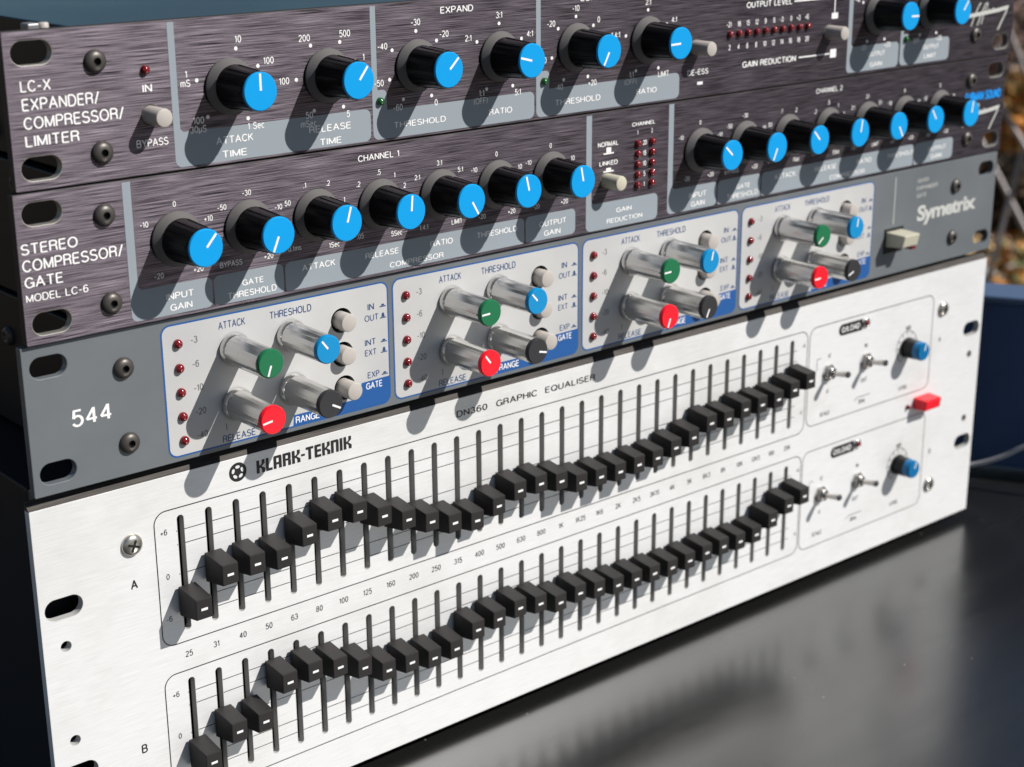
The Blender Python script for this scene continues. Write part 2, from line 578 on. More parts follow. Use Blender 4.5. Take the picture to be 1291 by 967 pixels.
# ------------------------------------------------------------------ part builders
def knob_fluted(parent, x, z, ang):
    """black tapered knob with a skirt, a blue cap and a white pointer"""
    b = MB()
    b.lathe([(8.5, 0.4), (8.5, 0.9), (8.5, 0.9), (8.2, 1.3), (8.2, 1.3), (6.7, 3.2), (6.7, 3.2)], 48, mi=1)
    b.lathe([(6.7, 3.2), (6.6, 3.8), (6.6, 3.8), (5.95, 15.6), (5.95, 15.6), (5.75, 16.4), (5.75, 16.4), (5.5, 16.5), (0, 16.5)], 22, mi=0, smooth=False)
    for k in range(11):                      # raised grip ribs down the sides
        a = 2 * math.pi * (k + .5) / 11
        ca, sa = math.cos(a), math.sin(a)
        t = 0.38
        vs = []
        for r, d in ((6.45, 4.4), (6.78, 4.4), (6.1, 15.2), (5.85, 15.2)):
            for s in (-t, t):
                vs.append((r * ca - s * sa, -d, r * sa + s * ca))
        b.add(vs, [(0, 1, 3, 2), (2, 3, 5, 4), (4, 5, 7, 6), (0, 2, 4, 6), (1, 7, 5, 3)])
    o = b.build("knob", [M_KNOB, M_SKIRT], parent, (x, 0, z), (0, R(ang), 0))
    c = MB()
    c.lathe([(5.72, 16.45), (5.72, 16.95), (5.45, 17.2), (5.45, 17.2), (0, 17.25)], 44)
    c.build("cap", M_CAP, o)
    p = MB()
    p.poly([(-.36, .3), (.36, .3), (.36, 5.3), (-.36, 5.3)], 17.3)
    p.build("pointer", M_INKWHITE, o)
    return o


def knob_silver(parent, x, z, ang, capmat, label):
    b = MB()
    b.lathe([(5.4, 0.6), (5.4, 1.6), (5.1, 2.2), (5.1, 2.2), (4.9, 2.6)], 40)
    b.lathe([(4.9, 2.4), (4.82, 4.0), (4.82, 4.0), (4.6, 20.2), (4.6, 20.2), (4.42, 20.5)], 20, smooth=False)
    b.lathe([(4.4, 20.5), (0, 20.5)], 40)
    o = b.build("knob", M_SILVER, parent, (x, 0, z), (0, R(ang), 0))
    o['label'] = label
    r = MB()
    r.box(-0.28, 0.28, -20.2, -2.6, 4.45, 5.0)     # raised pointer rib down the side
    r.build("rib", M_SILVER, o, bevel=0.12)
    c = MB()
    c.lathe([(4.62, 20.3), (4.62, 21.5), (4.3, 21.9), (4.3, 21.9), (0, 22.0)], 40)
    c.build("cap", capmat, o)
    p = MB()
    p.poly([(-.33, .5), (.33, .5), (.33, 4.0), (-.33, 4.0)], 22.05)
    p.build("pointer", M_INKWHITE, o)
    return o


def led(parent, x, z, r, m, name="indicator_lamp"):
    b = MB()
    b.lathe([(r * 1.0, 0.0), (r, 0.5), (r * .93, .9), (r * .72, 1.35), (r * .4, 1.6), (0, 1.7)], 20)
    return b.build(name, m, parent, (x, 0, z))


def hex_screw(parent, x, z, r=3.35):
    b = MB()
    b.lathe([(r, 0.05), (r, .35), (r * .96, .8), (r * .82, 1.35), (r * .6, 1.72), (r * .42, 1.85), (r * .34, 1.87)], 32)
    o = b.build("screw", M_SCREW, parent, (x, 0, z))
    h = MB()
    n = 6
    ph = random.random()
    h.lathe([(r * .40, 1.88), (r * .36, 1.7), (r * .36, .55), (0, .55)], n, smooth=False, ph=ph)
    
    h.build("hex_socket", M_HOLE, o)
    return o


def cross_screw(parent, x, z, ang=20):
    b = MB()
    b.lathe([(3.6, 0.02), (3.6, .4), (3.3, 1.0), (2.4, 1.55), (1.2, 1.75), (0, 1.8)], 32)
    o = b.build("screw", M_ZINC, parent, (x, 0, z), (0, R(ang), 0))
    c = MB()
    c.poly([(-.38, -2.0), (.38, -2.0), (.38, 2.0), (-.38, 2.0)], 1.83)
    c.poly([(-2.0, -.38), (-.381, -.38), (-.381, .38), (-2.0, .38)], 1.83)
    c.poly([(.381, -.38), (2.0, -.38), (2.0, .38), (.381, .38)], 1.83)
    c.build("cross_recess", M_HOLE, o)
    return o


def round_button(parent, x, z, r, L, m, name="push_button"):
    b = MB()
    b.lathe([(r, -1.0), (r, L - .5), (r * .93, L - .1), (r * .93, L - .1), (r * .85, L), (0, L)], 32)
    return b.build(name, m, parent, (x, 0, z))


def chassis(parent, x0, x1, y1, z0, z1, lid=None, y0=3.3):
    b = MB()
    b.box(x0, x1, y0, y1, z0, z1)
    if lid:
        b.mi[-1] = b.mi[-2] = 0
        for i, f in enumerate(b.f):
            if all(abs(b.v[k][2] - z1) < 1e-6 for k in f):
                b.mi[i] = 1
    return b.build("chassis", [M_CHASSIS, lid or M_CHASSIS], parent, bevel=0.6)


def side_screws(ch, x, pts):
    for y, z in pts:
        s = MB()
        s.lathe([(3.2, 0), (3.2, .6), (2.6, 1.5), (1.3, 1.9), (1.2, 1.2), (0, 1.2)], 24)
        s.build("screw", M_SCREW, ch, (x, y, z), (0, 0, R(-90)))


def small_dot(mb, x, z, r=0.62):
    mb.dot(x, z, r, 0.1)


# ------------------------------------------------------------------ ground, table
TABLE_Z = -5.0
gm = mat("dry earth", (0.16, 0.10, 0.05), 0.95)
n1 = noise(gm, (9, 9, 9), 6.0, 0.65)
n1.inputs["Scale"].default_value = 1.0
ramp(gm, n1.outputs["Fac"], 0.35, (0.04, 0.028, 0.016), 0.66, (0.24, 0.155, 0.075), "Base Color", extra=((0.52, (0.12, 0.07, 0.03)),))
n2 = noise(gm, (40, 40, 40), 4.0)
bump(gm, n2.outputs["Fac"], 0.8, 0.05)
GZ = -740.0
g = MB()
N = 40
vs = []
for i in range(N + 1):
    for j in range(N + 1):
        x = -60000 + 120000 * i / N
        y = -60000 + 120000 * j / N
        vs.append((x, y, GZ))
g.add(vs, [(i * (N + 1) + j, (i + 1) * (N + 1) + j, (i + 1) * (N + 1) + j + 1, i * (N + 1) + j + 1) for i in range(N) for j in range(N)])
tag(g.build("ground", gm), kind='structure')

tm = mat("black gloss laminate", (0.010, 0.010, 0.010), 0.3, 0.0, ior=2.05)
n1 = noise(tm, (12, 60, 12), 5.0, 0.65)
ramp(tm, n1.outputs["Fac"], 0.3, grey(0.20), 0.75, grey(0.29), "Roughness")
n4 = noise(tm, (420, 420, 420), 1.0)
ramp(tm, n4.outputs["Fac"], 0.80, grey(0.010), 0.825, grey(0.2), "Base Color")
n3 = noise(tm, (900, 900, 900), 2.0)
bump(tm, n3.outputs["Fac"], 0.05, 0.00006)
t = empty("table", (150, 60, GZ))
tag(t, "black glossy table carrying the stacked rack units", "table")
b = MB()
b.box(-900, 750, -620, 330, TABLE_Z - GZ - 28, TABLE_Z - GZ)
b.build("tabletop", tm, t, bevel=3)
ml = mat("black table leg steel", (0.02, 0.02, 0.02), 0.5)
for sx, sy in ((-840, -560), (690, -560), (-840, 270), (690, 270)):
    b = MB()
    b.tube([(sx, sy, 0), (sx, sy, TABLE_Z - GZ - 29)], 16, 14)
    b.build("leg", ml, t)


# ------------------------------------------------------------------ brushed 1U dynamics units
def brushed_panel(parent, sock_z=(6.1, 37.9), extra=()):
    p = MB()
    loops = [rrect(0, 482.6, 0, 44, 0.5, 3)]
    for x in (8.4, 474.2):
        for z in sock_z:
            loops.append(slot(x, z, 12.0, 6.6))
    loops += list(extra)
    cut_sheet(p, loops, 0.0, 3.0, 0.28, 0, 1)
    return p.build("front_panel", [M_DARKBRUSH, M_BARE, M_RIM], parent)


def band(mb, bar_x, bar_w, x1, top, bottom=0.9, bump_x=None, bump_z=16.8, bar_top=43.3, r=2.2):
    """pale upright bar joined to the caption band under the controls"""
    pts = rrect(bar_x, x1, bottom, top, (r, r, r, 0))[:-1]
    bx = bar_x + bar_w
    if bump_x:
        pts += [(bump_x, top)] + [(bump_x - 1.6 + 1.6 * math.cos(R(a)), bump_z - 1.6 + 1.6 * math.sin(R(a))) for a in (0, 30, 60, 90)] + [(bx, bump_z)]
    else:
        pts += [(bx + 1, top), (bx, top + 1)]
    pts += [(bx, bar_top), (bar_x, bar_top)]
    cut_sheet(mb, [pts], 0.05)


L_POS, L_ROT = (4.33, -3.484, 223.674), 0.0067881
G_POS, G_ROT = (3.074, -3.375, 179.222), 0.0073592
S_POS, S_ROT = (1.607, -1.743, 132.977), 0.0038607

# ---- top unit
u = empty("dynamics_processor", L_POS, L_ROT)
tag(u, "topmost dark brushed rack unit with eight large blue capped knobs", "audio unit")
P_L = brushed_panel(u, extra=[circle(43.3, 17.3, 3.0), circle(273.0, 18.9, 3.0), circle(351.3, 19.0, 3.0)])
ch = chassis(u, 24, 458, 230, 0.8, 43.4, M_LID)
side_screws(ch, 24, [(66, 8), (150, 22)])
br = MB()
br.box(9.5, 13.2, 3.2, 8, 42.6, 45.4)
br.build("corner_bracket", M_STEELDULL, u, bevel=0.5)
br = MB()
br.lathe([(1.5, 0), (1.5, 1.6), (1.2, 1.9), (0, 1.9)], 20)
br.build("bracket_nut", M_BTN, u, (15.6, 6.3, 43.3), (R(-90), 0, 0))
for q, kw in (((50.4, 2.2, 121.6, 11.2), {}), ((122.5, 2.1, 191.7, 10.2), dict(bump_x=128.2)), ((192.6, 2.1, 264.2, 10.4), dict(bump_x=198.7)),
              ((363.4, 2.6, 398.2, 11.8, 1.3), {}), ((399.2, 2.0, 434.4, 11.4, 1.4), dict(bump_x=405, bump_z=14.5, bar_top=16))):
    bd = MB()
    band(bd, *q, **kw)
    bd.build("caption_band", M_BAND, P_L)
LX = [(70.2, 23.2, 0), (105.4, 23.2, 38), (140.6, 23.4, 46), (175.9, 23.4, -76), (211.2, 23.7, -151), (246.9, 23.7, -92), (382.0, 24.4, 92), (418.3, 24.3, 38)]
for x, z, a in LX:
    knob_fluted(u, x, z, a)
led(u, 42.4, 30.4, 1.35, M_LEDR)
for x in (125.4, 196.1, 402.6):
    led(u, x, 13.2 if x < 400 else 12.4, 1.35, M_LEDG)
for k in range(10):
    led(u, 291.5 + 5.09 * k, 22.4, 1.45, M_LEDR)
for x, z in ((43.3, 17.3), (273.0, 18.9), (351.3, 19.0)):
    round_button(u, x, z, 2.75, 8.2, M_BTN)
for x in (27, 453.6):
    for z in (34.1, 8.3 if x < 100 else 10.5):
        hex_screw(u, x, z)
k = MB()
tbox(k, "LC-X", 4.2, 13.2, 27.4, 30.6)
tbox(k, "EXPANDER/", 4.2, 27.5, 22.2, 25.7)
tbox(k, "COMPRESSOR/", 4.2, 34.8, 17.1, 20.6)
tbox(k, "LIMITER", 4.2, 20.4, 12.3, 15.5)
tbox(k, "IN", 41.2, 44.3, 24.0, 26.2)
tbox(k, "BYPASS", 38.0, 48.4, 8.2, 10.5)
tbox(k, "ATTACK", 64.4, 77.4, 6.1, 8.4)
tbox(k, "TIME", 66.4, 74.8, 1.9, 4.1)
tbox(k, "RELEASE", 97.8, 113.6, 5.8, 8.0)
tbox(k, "TIME", 101.8, 109.8, 1.6, 3.7)
tbox(k, "EXPAND", 150.8, 164.7, 39.2, 41.4)
tbox(k, "THRESHOLD", 130.9, 152.3, 3.9, 5.9)
tbox(k, "RATIO", 171.1, 181.5, 3.9, 6.0)
tbox(k, "COMPRESS", 213, 232, 39.4, 41.5)
tbox(k, "THRESHOLD", 201.6, 223.4, 4.1, 6.2)
tbox(k, "RATIO", 241.6, 252.2, 4.2, 6.2)
tbox(k, "DE-ESS", 268.5, 280.0, 8.6, 10.7)
k.poly([(274, 4.8), (277, 4.8), (277, 5.9), (274, 5.9)], 0.1)
tbox(k, "OUTPUT LEVEL", 300.5, 327.1, 31.6, 33.9, bold=0.01)
tbox(k, "GAIN REDUCTION", 299.2, 331.0, 9.0, 11.4, bold=0.01)
k.bar(328.6, 32.6, 354.0, 32.6, .55, .1)
k.bar(354.0, 26.6, 354.0, 32.9, .55, .105)
k.poly([(352.3, 24.2), (356.2, 24.2), (356.2, 26.5), (352.3, 26.5)], 0.1)
k.bar(332.8, 10.3, 352.0, 10.3, .55, .1)
k.poly([(352.4, 8.6), (356.2, 8.6), (356.2, 12.0), (352.4, 12.0)], 0.105)
for i, s in enumerate(["-21", "18", "15", "12", "9", "6", "-3", "0", "+3", "+6"]):
    text(k, s, 291.5 + 5.09 * i - (.6 if s[0] in "-+" else 0), 26.1, 2.0, bold=0.01)
for i in range(10):
    text(k, str(2 * i + 2), 291.5 + 5.09 * i, 17.4, 2.0, bold=0.01)


def legend(mb, cx, cz, items, r=11.5, rt=14.6, h=2.1, dots=True):
    for a, s in items:
        ca, sa = math.sin(R(a)), math.cos(R(a))
        if dots:
            small_dot(mb, cx + r * ca, cz + r * sa)
        lines = s.split("|")
        for i, q in enumerate(lines):
            wx = 0.35 * len(q) * h * .8
            text(mb, q, cx + rt * ca + wx * ca * .75, cz + rt * sa * .98 + (len(lines) - 1) * 1.3 - i * 2.6, h, cond=1.05)


legend(k, 70.2, 22.9, [(-75, "1|mS"), (14, "10"), (62, "100"), (150, "1 Sec"), (-135, "100|30µS")])
legend(k, 105.4, 22.9, [(-30, "200"), (27, "500"), (70, "1"), (150, "5"), (-90, "100"), (-152, "50|mSec")])
legend(k, 140.6, 22.9, [(0, "-30"), (47, "-20"), (-58, "-40"), (-106, "-50"), (-150, "-60"), (149, "0"), (95, "-10")])
legend(k, 175.9, 22.9, [(-58, "2:1"), (0, "3:1"), (60, "4:1"), (149, "5:1"), (-150, "1:1|(OFF)")])
legend(k, 211.2, 22.9, [(-47, "-20"), (0, "-10"), (47, "0"), (-100, "-30"), (-150, "-40"), (149, "+20"), (95, "+10")])
legend(k, 246.9, 22.9, [(-75, "1.4:1"), (0, "2:1"), (60, "4:1"), (149, "LIMIT"), (-150, "1:1|(OFF)")])
legend(k, 382.0, 23.4, [(-58, "-10"), (0, "0"), (58, "+10"), (149, "+20"), (-150, "-20")])
legend(k, 418.3, 23.4, [(-58, "-10"), (0, "0"), (58, "+10"), (149, "+20"), (-150, "OFF")])
for x in (377.5, 415.5):
    tbox(k, "OUTPUT", x, x + 11.2, 6.9, 8.9)
tbox(k, "GAIN", 379.0, 387.2, 2.6, 4.6)
tbox(k, "LIMIT", 416.5, 425, 3.0, 5.0)
k.build("lettering", M_INKWHITE, P_L)


def script_logo(mb, x, z):
    """long white bar with looped slanted strokes and a diving tail"""
    mb.line([(x, z), (x + 10, z + .6), (x + 22, z + 1.3), (x + 31, z + 2.2)], 1.7, .1)
    mb.line([(x + 31.4, z + 3.0), (x + 29.5, z - .5), (x + 26.5, z - 4.4), (x + 24.4, z - 7.4)], .9, .105)
    mb.line([(x + 3.5, z - 4.5), (x + 6, z + .5), (x + 8.6, z + 4.4), (x + 10, z + 5.4)], .7, .11)
    mb.line([(x + 8.2, z - 4.4), (x + 10.6, z + .5), (x + 13.4, z + 4.6), (x + 14.9, z + 5.2), (x + 15.2, z + 4.2), (x + 12.6, z + .4), (x + 11, z - 4)], .7, .115)
    mb.line([(x + 15, z), (x + 16.5, z + 2.4), (x + 18, z + .6), (x + 19.5, z + 2.6), (x + 21.5, z + 1)], .6, .12)


k = MB()
script_logo(k, 446.4, 18.9)
k.build("script_emblem", M_INKDIM, P_L)

# ---- second unit
u = empty("stereo_compressor", G_POS, G_ROT)
tag(u, "second dark brushed rack unit from the top, with fourteen small spaced blue capped knobs", "audio unit")
P_G = brushed_panel(u, extra=[circle(228.6, 18.6, 3.0)])
ch = chassis(u, 24, 458, 230, 0.4, 43.9)
side_screws(ch, 24, [(50, 6), (50, 37), (150, 22)])
for x0 in (33.6, 260.7):
    s = x0 - 33.6
    end = 212.9 if x0 < 100 else 444.6
    bd = MB()
    band(bd, x0, 2.7, 61.3 + s, 10.6, 1.2, r=2.0)
    bd.build("caption_band", M_BAND, P_G)
    for a, c in ((61.9, 87.2), (87.8, 188.3), (188.9, end - s)):
        bd = MB()
        cut_sheet(bd, [rrect(a + s, c + s, 1.2, 10.6, (.9, 2.0 if c > 200 else .9, 2.0, 2.0))], 0.05)
        bd.build("caption_band", M_BAND, P_G)
bd = MB()
band(bd, 218.2, 2.7, 255.4, 10.6, 0.6)
bd.build("caption_band", M_BAND, P_G)
G1 = [42, -156, 17, 5, 150, -14, -12]
G2 = [-48, -155, -45, 8, 150, -35, 8]
for i in range(7):
    knob_fluted(u, 50.2 + 25.1 * i, 24.2, G1[i])
    knob_fluted(u, 278.0 + 25.65 * i, 24.2, G2[i])
for x in (244.3, 251.8):
    for i in range(5):
        led(u, x, 30.5 - 3.9 * i, 1.45, M_LEDR)
round_button(u, 228.6, 18.6, 2.75, 8.0, M_IVORY)
for x in (27.3, 455.0):
    for z in (34.7, 8.4):
        hex_screw(u, x, z)
k = MB()
tbox(k, "STEREO", 1.1, 18.4, 26.7, 29.9)
tbox(k, "COMPRESSOR/", 1.0, 32.4, 21.8, 25.3)
tbox(k, "GATE", 1.2, 12.8, 17.1, 20.3)
tbox(k, "MODEL LC-6", 1.2, 20.4, 13.0, 15.3)
for s, tag1 in ((0, "CHANNEL 1"), (227.6, "CHANNEL 2")):
    f = 1.0 if s == 0 else 1.0219
    X = lambda q: s + 50.2 + (q - 50.2) * f
    tbox(k, tag1, X(117.4), X(134.4) - .5, 39.0, 41.1)
    for q, sx0, sx1, z0, z1 in (("INPUT", 45.3, 54.6, 5.9, 7.8), ("GAIN", 46.4, 54.0, 2.4, 4.3), ("GATE", 71.9, 79.6, 5.9, 7.6),
                                ("THRESHOLD", 66.6, 84.3, 2.4, 4.3), ("ATTACK", 94.2, 107, 6.8, 8.7), ("RELEASE", 119, 132.5, 6.7, 8.5),
                                ("RATIO", 146, 155.8, 6.5, 8.4), ("COMPRESSOR", 128.8, 151.6, 2.2, 3.9), ("THRESHOLD", 166.6, 184.9, 6.4, 8.2),
                                ("OUTPUT", 195.3, 208.3, 6.0, 7.8), ("GAIN", 197.6, 205.6, 2.5, 4.3)):
        tbox(k, q, X(sx0), X(sx1), z0 - .08, z1 + .12)
    scales = [[(0, "0"), (-55, "-10"), (62, "+10"), (-148, "-20"), (148, "+20")],
              [(0, "-30"), (-45, "-50"), (62, "-10"), (-150, "BYPASS"), (148, "+20")],
              [(-18, ".1"), (24, ".2"), (-58, "50"), (-140, "0.1ms"), (150, "1Sec"), (68, "1")],
              [(0, ".5"), (-42, ".2"), (32, "1"), (-140, ".05"), (150, "5Sec"), (60, "2")],
              [(0, "3:1"), (-48, "2:1"), (45, "5:1"), (-148, "1.4:1"), (148, "LIMIT")],
              [(0, "0"), (-52, "-10"), (60, "10"), (-148, "-20"), (148, "+20")],
              [(0, "0"), (-55, "-10"), (60, "10"), (-148, "-20"), (148, "+20")]]
    for i, L in enumerate(scales):
        legend(k, (50.2 + 25.1 * i) if s == 0 else 278.0 + 25.65 * i, 23.4, L, rt=11.6, h=1.75, dots=False)
tbox(k, "NORMAL", 223.9, 234.1, 31.2, 33.0, bold=.01)
tbox(k, "LINKED", 224.7, 234.0, 24.2, 25.9, bold=.01)
for z in (28.9, 22.3):
    k.bar(226.8, z - .35, 232, z - .35, .5, .1)
    k.poly([(228.2, z - .05), (230.6, z - .05), (230.6, z + (1.9 if z > 25 else .9)), (228.2, z + (1.9 if z > 25 else .9))], .1)
tbox(k, "CHANNEL", 241.2, 253.2, 37.0, 38.5, bold=.01)
text(k, "1", 244.2, 34.6, 1.6)
text(k, "2", 251.7, 34.6, 1.6)
for i, q in enumerate(("20", "15", "10", "5", "1")):
    text(k, q, 248.05, 30.5 - 3.9 * i, 1.8, bold=.01)
tbox(k, "GAIN", 233.6, 241.6, 5.9, 7.7)
tbox(k, "REDUCTION", 228.8, 247.3, 2.3, 4.1)
k.build("lettering", M_INKWHITE, P_G)
k = MB()
script_logo(k, 447.6, 18.4)
k.build("script_emblem", M_INKDIM, P_G)
k = MB()
tbox(k, "FURMAN SOUND", 451.6, 479.2, 25.0, 29.2, bold=.05)
k.build("maker_lettering", M_INKCYAN, P_G)

# ---- third unit: grey four channel gate
SH = 45.8
u = empty("noise_gate", S_POS, S_ROT)
tag(u, "grey rack unit with four pale channel plates of silver knobs", "audio unit")
MX = [45.1 + 87.08 * i for i in range(4)]
BTN = [(110.9 - 45.1, 33.6), (110.9 - 45.1, 22.0), (111.2 - 45.1, 10.3)]
p = MB()
loops = [rrect(0, 482.6, -0.4, SH, 0.5, 3)]
for x in (8.1, 474.3):
    for z in (6.3, 38.9):
        loops.append(slot(x, z, 11.6, 6.6))
for m_ in MX:
    for bx, bz in BTN:
        loops.append(circle(m_ + bx, bz, 4.25, 28))
cut_sheet(p, loops, 0.0, 3.0, 0.25, 0, 0)
P_S = p.build("front_panel", [M_GREYPAINT], u)
ch = chassis(u, 24, 458, 240, 0.2, 45.9)
side_screws(ch, 24, [(63, 31.5), (150, 31.5)])
for ci, m_ in enumerate(MX):
    W_ = 84.4
    z0, z1 = 1.6, 43.4
    ol = MB()
    cut_sheet(ol, [rrect(m_ - .55, m_ + W_ + .55, z0 - .55, z1 + .55, 3.2)] + [circle(m_ + bx, bz, 4.25, 28) for bx, bz in BTN], 0.04)
    ol.build("plate_outline", M_INKBLUE, P_S)
    pl = MB()
    cut_sheet(pl, [rrect(m_, m_ + W_, z0, z1, 2.7)] + [circle(m_ + bx, bz, 4.25, 28) for bx, bz in BTN], 0.07)
    plo = pl.build("channel_plate", M_PLATE, P_S)
    plo['label'] = "pale grey channel plate with blue outline"
    bl = MB()
    pts = rrect(m_ + 45.2, m_ + W_ - .01, z0 + .01, 10.9, (1.5, 2.7, 0, 0))
    pts = [(m_ + 45.2, z0 + .01)] + pts[7:14] + [(m_ + W_ - .01, 10.7), (m_ + 73, 10.4), (m_ + 71.5, 6.2), (m_ + 69.5, 5.2), (m_ + 45.6, 5.2)]
    cut_sheet(bl, [pts], 0.09)
    bl.build("blue_field", M_INKBLUE, P_S)
    kb = MB()
    tbox(kb, "ATTACK", m_ + 19.6, m_ + 29.3, 39.1, 41.6)
    tbox(kb, "THRESHOLD", m_ + 38.5, m_ + 54.2, 39.0, 41.5)
    kb.build("lettering", M_INKNAVY, P_S)
    kb = MB()
    tbox(kb, "RELEASE", m_ + 18.7, m_ + 30.7, 2.0, 4.4, d=.1)
    kb.bar(m_ + 20.4, 6.0, m_ + 20.4, 8.2, .25, .1)
    kb.build("lettering", M_INKNAVY, P_S)
    kb = MB()
    for q, a, c, z in (("IN", 76.4, 79.0, 35.1), ("OUT", 75.0, 80.6, 31.3), ("INT", 74.8, 79.2, 23.0), ("EXT", 74.7, 79.3, 19.4), ("EXP", 75.5, 80.4, 11.5)):
        tbox(kb, q, m_ + a, m_ + c, z - .1, z + 2.1)
    for i, z in enumerate((35.2, 31.3, 23.0, 19.3, 11.5)):
        kb.bar(m_ + 81.3, z + .2, m_ + 83.9, z + .2, .35, .1)
        if i in (1, 3):
            kb.poly([(m_ + 81.9, z + .45), (m_ + 83.3, z + .45), (m_ + 83.0, z + 1.9), (m_ + 82.2, z + 1.9)], .1)
        else:
            kb.poly([(m_ + 81.8, z + .45), (m_ + 83.4, z + .45), (m_ + 83.0, z + 1.1), (m_ + 82.2, z + 1.1)], .1)
    kb.build("lettering", M_INKNAVY, P_S)
    kw = MB()
    tbox(kw, "RANGE", m_ + 46.2, m_ + 55.4, 2.1, 4.5, d=.13)
    kw.build("lettering", M_INKWHITE, P_S)
    kw = MB()
    tbox(kw, "GATE", m_ + 74.7, m_ + 81.3, 7.6, 9.9, d=.13)
    kw.build("lettering", M_INKWHITE, P_S)
    kg = MB()
    for q, z in (("-3", 37.8), ("-6", 30.0), ("-10", 22.2), ("-20", 14.4), ("-40", 6.7)):
        text(kg, q, m_ + 9.8, z, 2.2, align='l', d=.1, cond=1.0)
    kg.build("lettering", M_INKGREY, P_S)
    for i in range(5):
        led(u, m_ + 5.1, 37.5 - 7.84 * i, 1.55, M_LEDR)
    ANG = [(-160, -38, -98, 118), (-92, -42, -38, 104), (-92, 14, -160, -155), (-130, 8, -92, -112)][ci]
    kz = (32.1, 32.4, 14.0 + .3 * ci, 14.4)
    for (dx, zz, cm, lab), a in zip(((24.6, kz[0], M_GREEN, "silver knob with green cap"), (45.7, kz[1], M_BLUE, "silver knob with blue cap"),
                                     (24.4, kz[2], M_RED, "silver knob with red cap"), (45.7, kz[3], M_CHAR, "silver knob with black cap")), ANG):
        knob_silver(u, m_ + dx, zz, a, cm, lab)
    for (bx, bz), L in zip(BTN, (4.6, 3.8, 6.2)):
        round_button(u, m_ + bx, bz, 3.05, L, M_BTN)
for x in (31.6, 450.8):
    for z in (33.7, 9.9):
        hex_screw(u, x, z)
k = MB()
tbox(k, "544", 13.7, 26.4, 18.7, 24.1, bold=.0)
k.build("lettering", M_INKWHITE, P_S)
k = MB()
tbox(k, "QUAD", 422.0, 430.0, 38.8, 40.6)
tbox(k, "EXPANDER", 421.8, 437, 35.4, 37.2)
tbox(k, "GATE", 422.0, 429.0, 32.0, 33.8)
tbox(k, "Symetrix", 423.2, 468, 18.9, 28.2, bold=.035, space=.88, face="type")
k.build("lettering", M_INKDIM, P_S)
k = MB()
k.bar(406.0, 22.5, 406.0, 43.4, .5, .1)
k.build("divider_line", M_INKDIM, P_S)
sw = MB()
sw.box(-6.6, 6.6, -.35, .3, -6.2, 4.8)
so = sw.build("power_switch", M_HOLE, u, (406.8, 0, 16.0))
sw = MB()
sw.add([(-5.6, .2, -3.2), (5.6, .2, -3.2), (5.6, .2, 3.6), (-5.6, .2, 3.6), (-5.4, -9.2, -2.2), (5.4, -9.2, -2.2), (5.4, -10.4, 3.2), (-5.4, -10.4, 3.2)],
       [(0, 1, 5, 4), (1, 2, 6, 5), (2, 3, 7, 6), (3, 0, 4, 7), (4, 5, 6, 7)])
sw.build("lever", M_IVORY, so, bevel=.5)
sw = MB()
sw.box(1.6, 5.0, -8.9, -4.5, -3.9, -2.75)
sw.build("red_lens", M_LEDR, so, bevel=.25)

# ---- fourth unit: pale 3U graphic equaliser
u = empty("graphic_equaliser", (0, 0, 0))
tag(u, "tall pale aluminium graphic equaliser with two rows of black faders, standing on the table", "audio unit")
FX = [49.45 + 10.142 * i for i in range(30)]
p = MB()
loops = [rrect(0, 482.6, 0, 128.3, 0.3, 3)]
for x in (8.0, 474.4):
    for z in (37.6, 94.9):
        loops.append(slot(x, z, 12.4, 6.9))
for x in (7.5, 474.3):
    for z in (82.1, 49.6):
        loops.append(circle(x, z, 1.7))
for x in FX:
    loops.append(slot(x - .2, 94.3, 2.3, 39.8))
    loops.append(slot(x - .4, 37.2, 2.3, 39.8))
cut_sheet(p, loops, 0.0, 3.0, 0.15, 0, 3)
p.add([(0, 0.02, 128.28), (482.6, 0.02, 128.28), (482.6, 3.0, 130.9), (0, 3.0, 130.9), (0, 3.0, 128.2), (482.6, 3.0, 128.2)],
      [(0, 1, 2, 3), (0, 3, 4), (1, 5, 2), (3, 2, 5, 4)], 1)
P_K = p.build("front_panel", [M_PALE, M_CHAMFER, M_PALE, M_SLOT], u)
ch = chassis(u, 4, 478.6, 300, 1.0, 132.0, y0=9.0)
side_screws(ch, 4, [(40, 16), (40, 118)])
for fx in (60, 422):
    for fy in (40, 260):
        f = MB()
        f.lathe([(9, 0), (8, 5), (0, 5)], 24)
        f.build("rubber_foot", M_RUBBER, u, (fx, fy, 1.0), (R(90), 0, 0))


def gen_fader():
    b = MB()
    wd = 3.15
    f = 2.95
    # body: deep at the panel, tapering from below to the front face
    vs = [(-wd, -.9, -5.2), (wd, -.9, -5.2), (wd, -.9, 4.9), (-wd, -.9, 4.9),
          (-f, -11.6, -3.4), (f, -11.6, -3.4), (f, -11.6, 3.6), (-f, -11.6, 3.6)]
    b.add(vs, [(0, 1, 5, 4), (1, 2, 6, 5), (2, 3, 7, 6), (3, 0, 4, 7), (4, 5, 6, 7), (3, 2, 1, 0)])
    b.box(-.7, .7, -.95, 6.5, -2.0, 2.0)     # stem through the slot
    return b


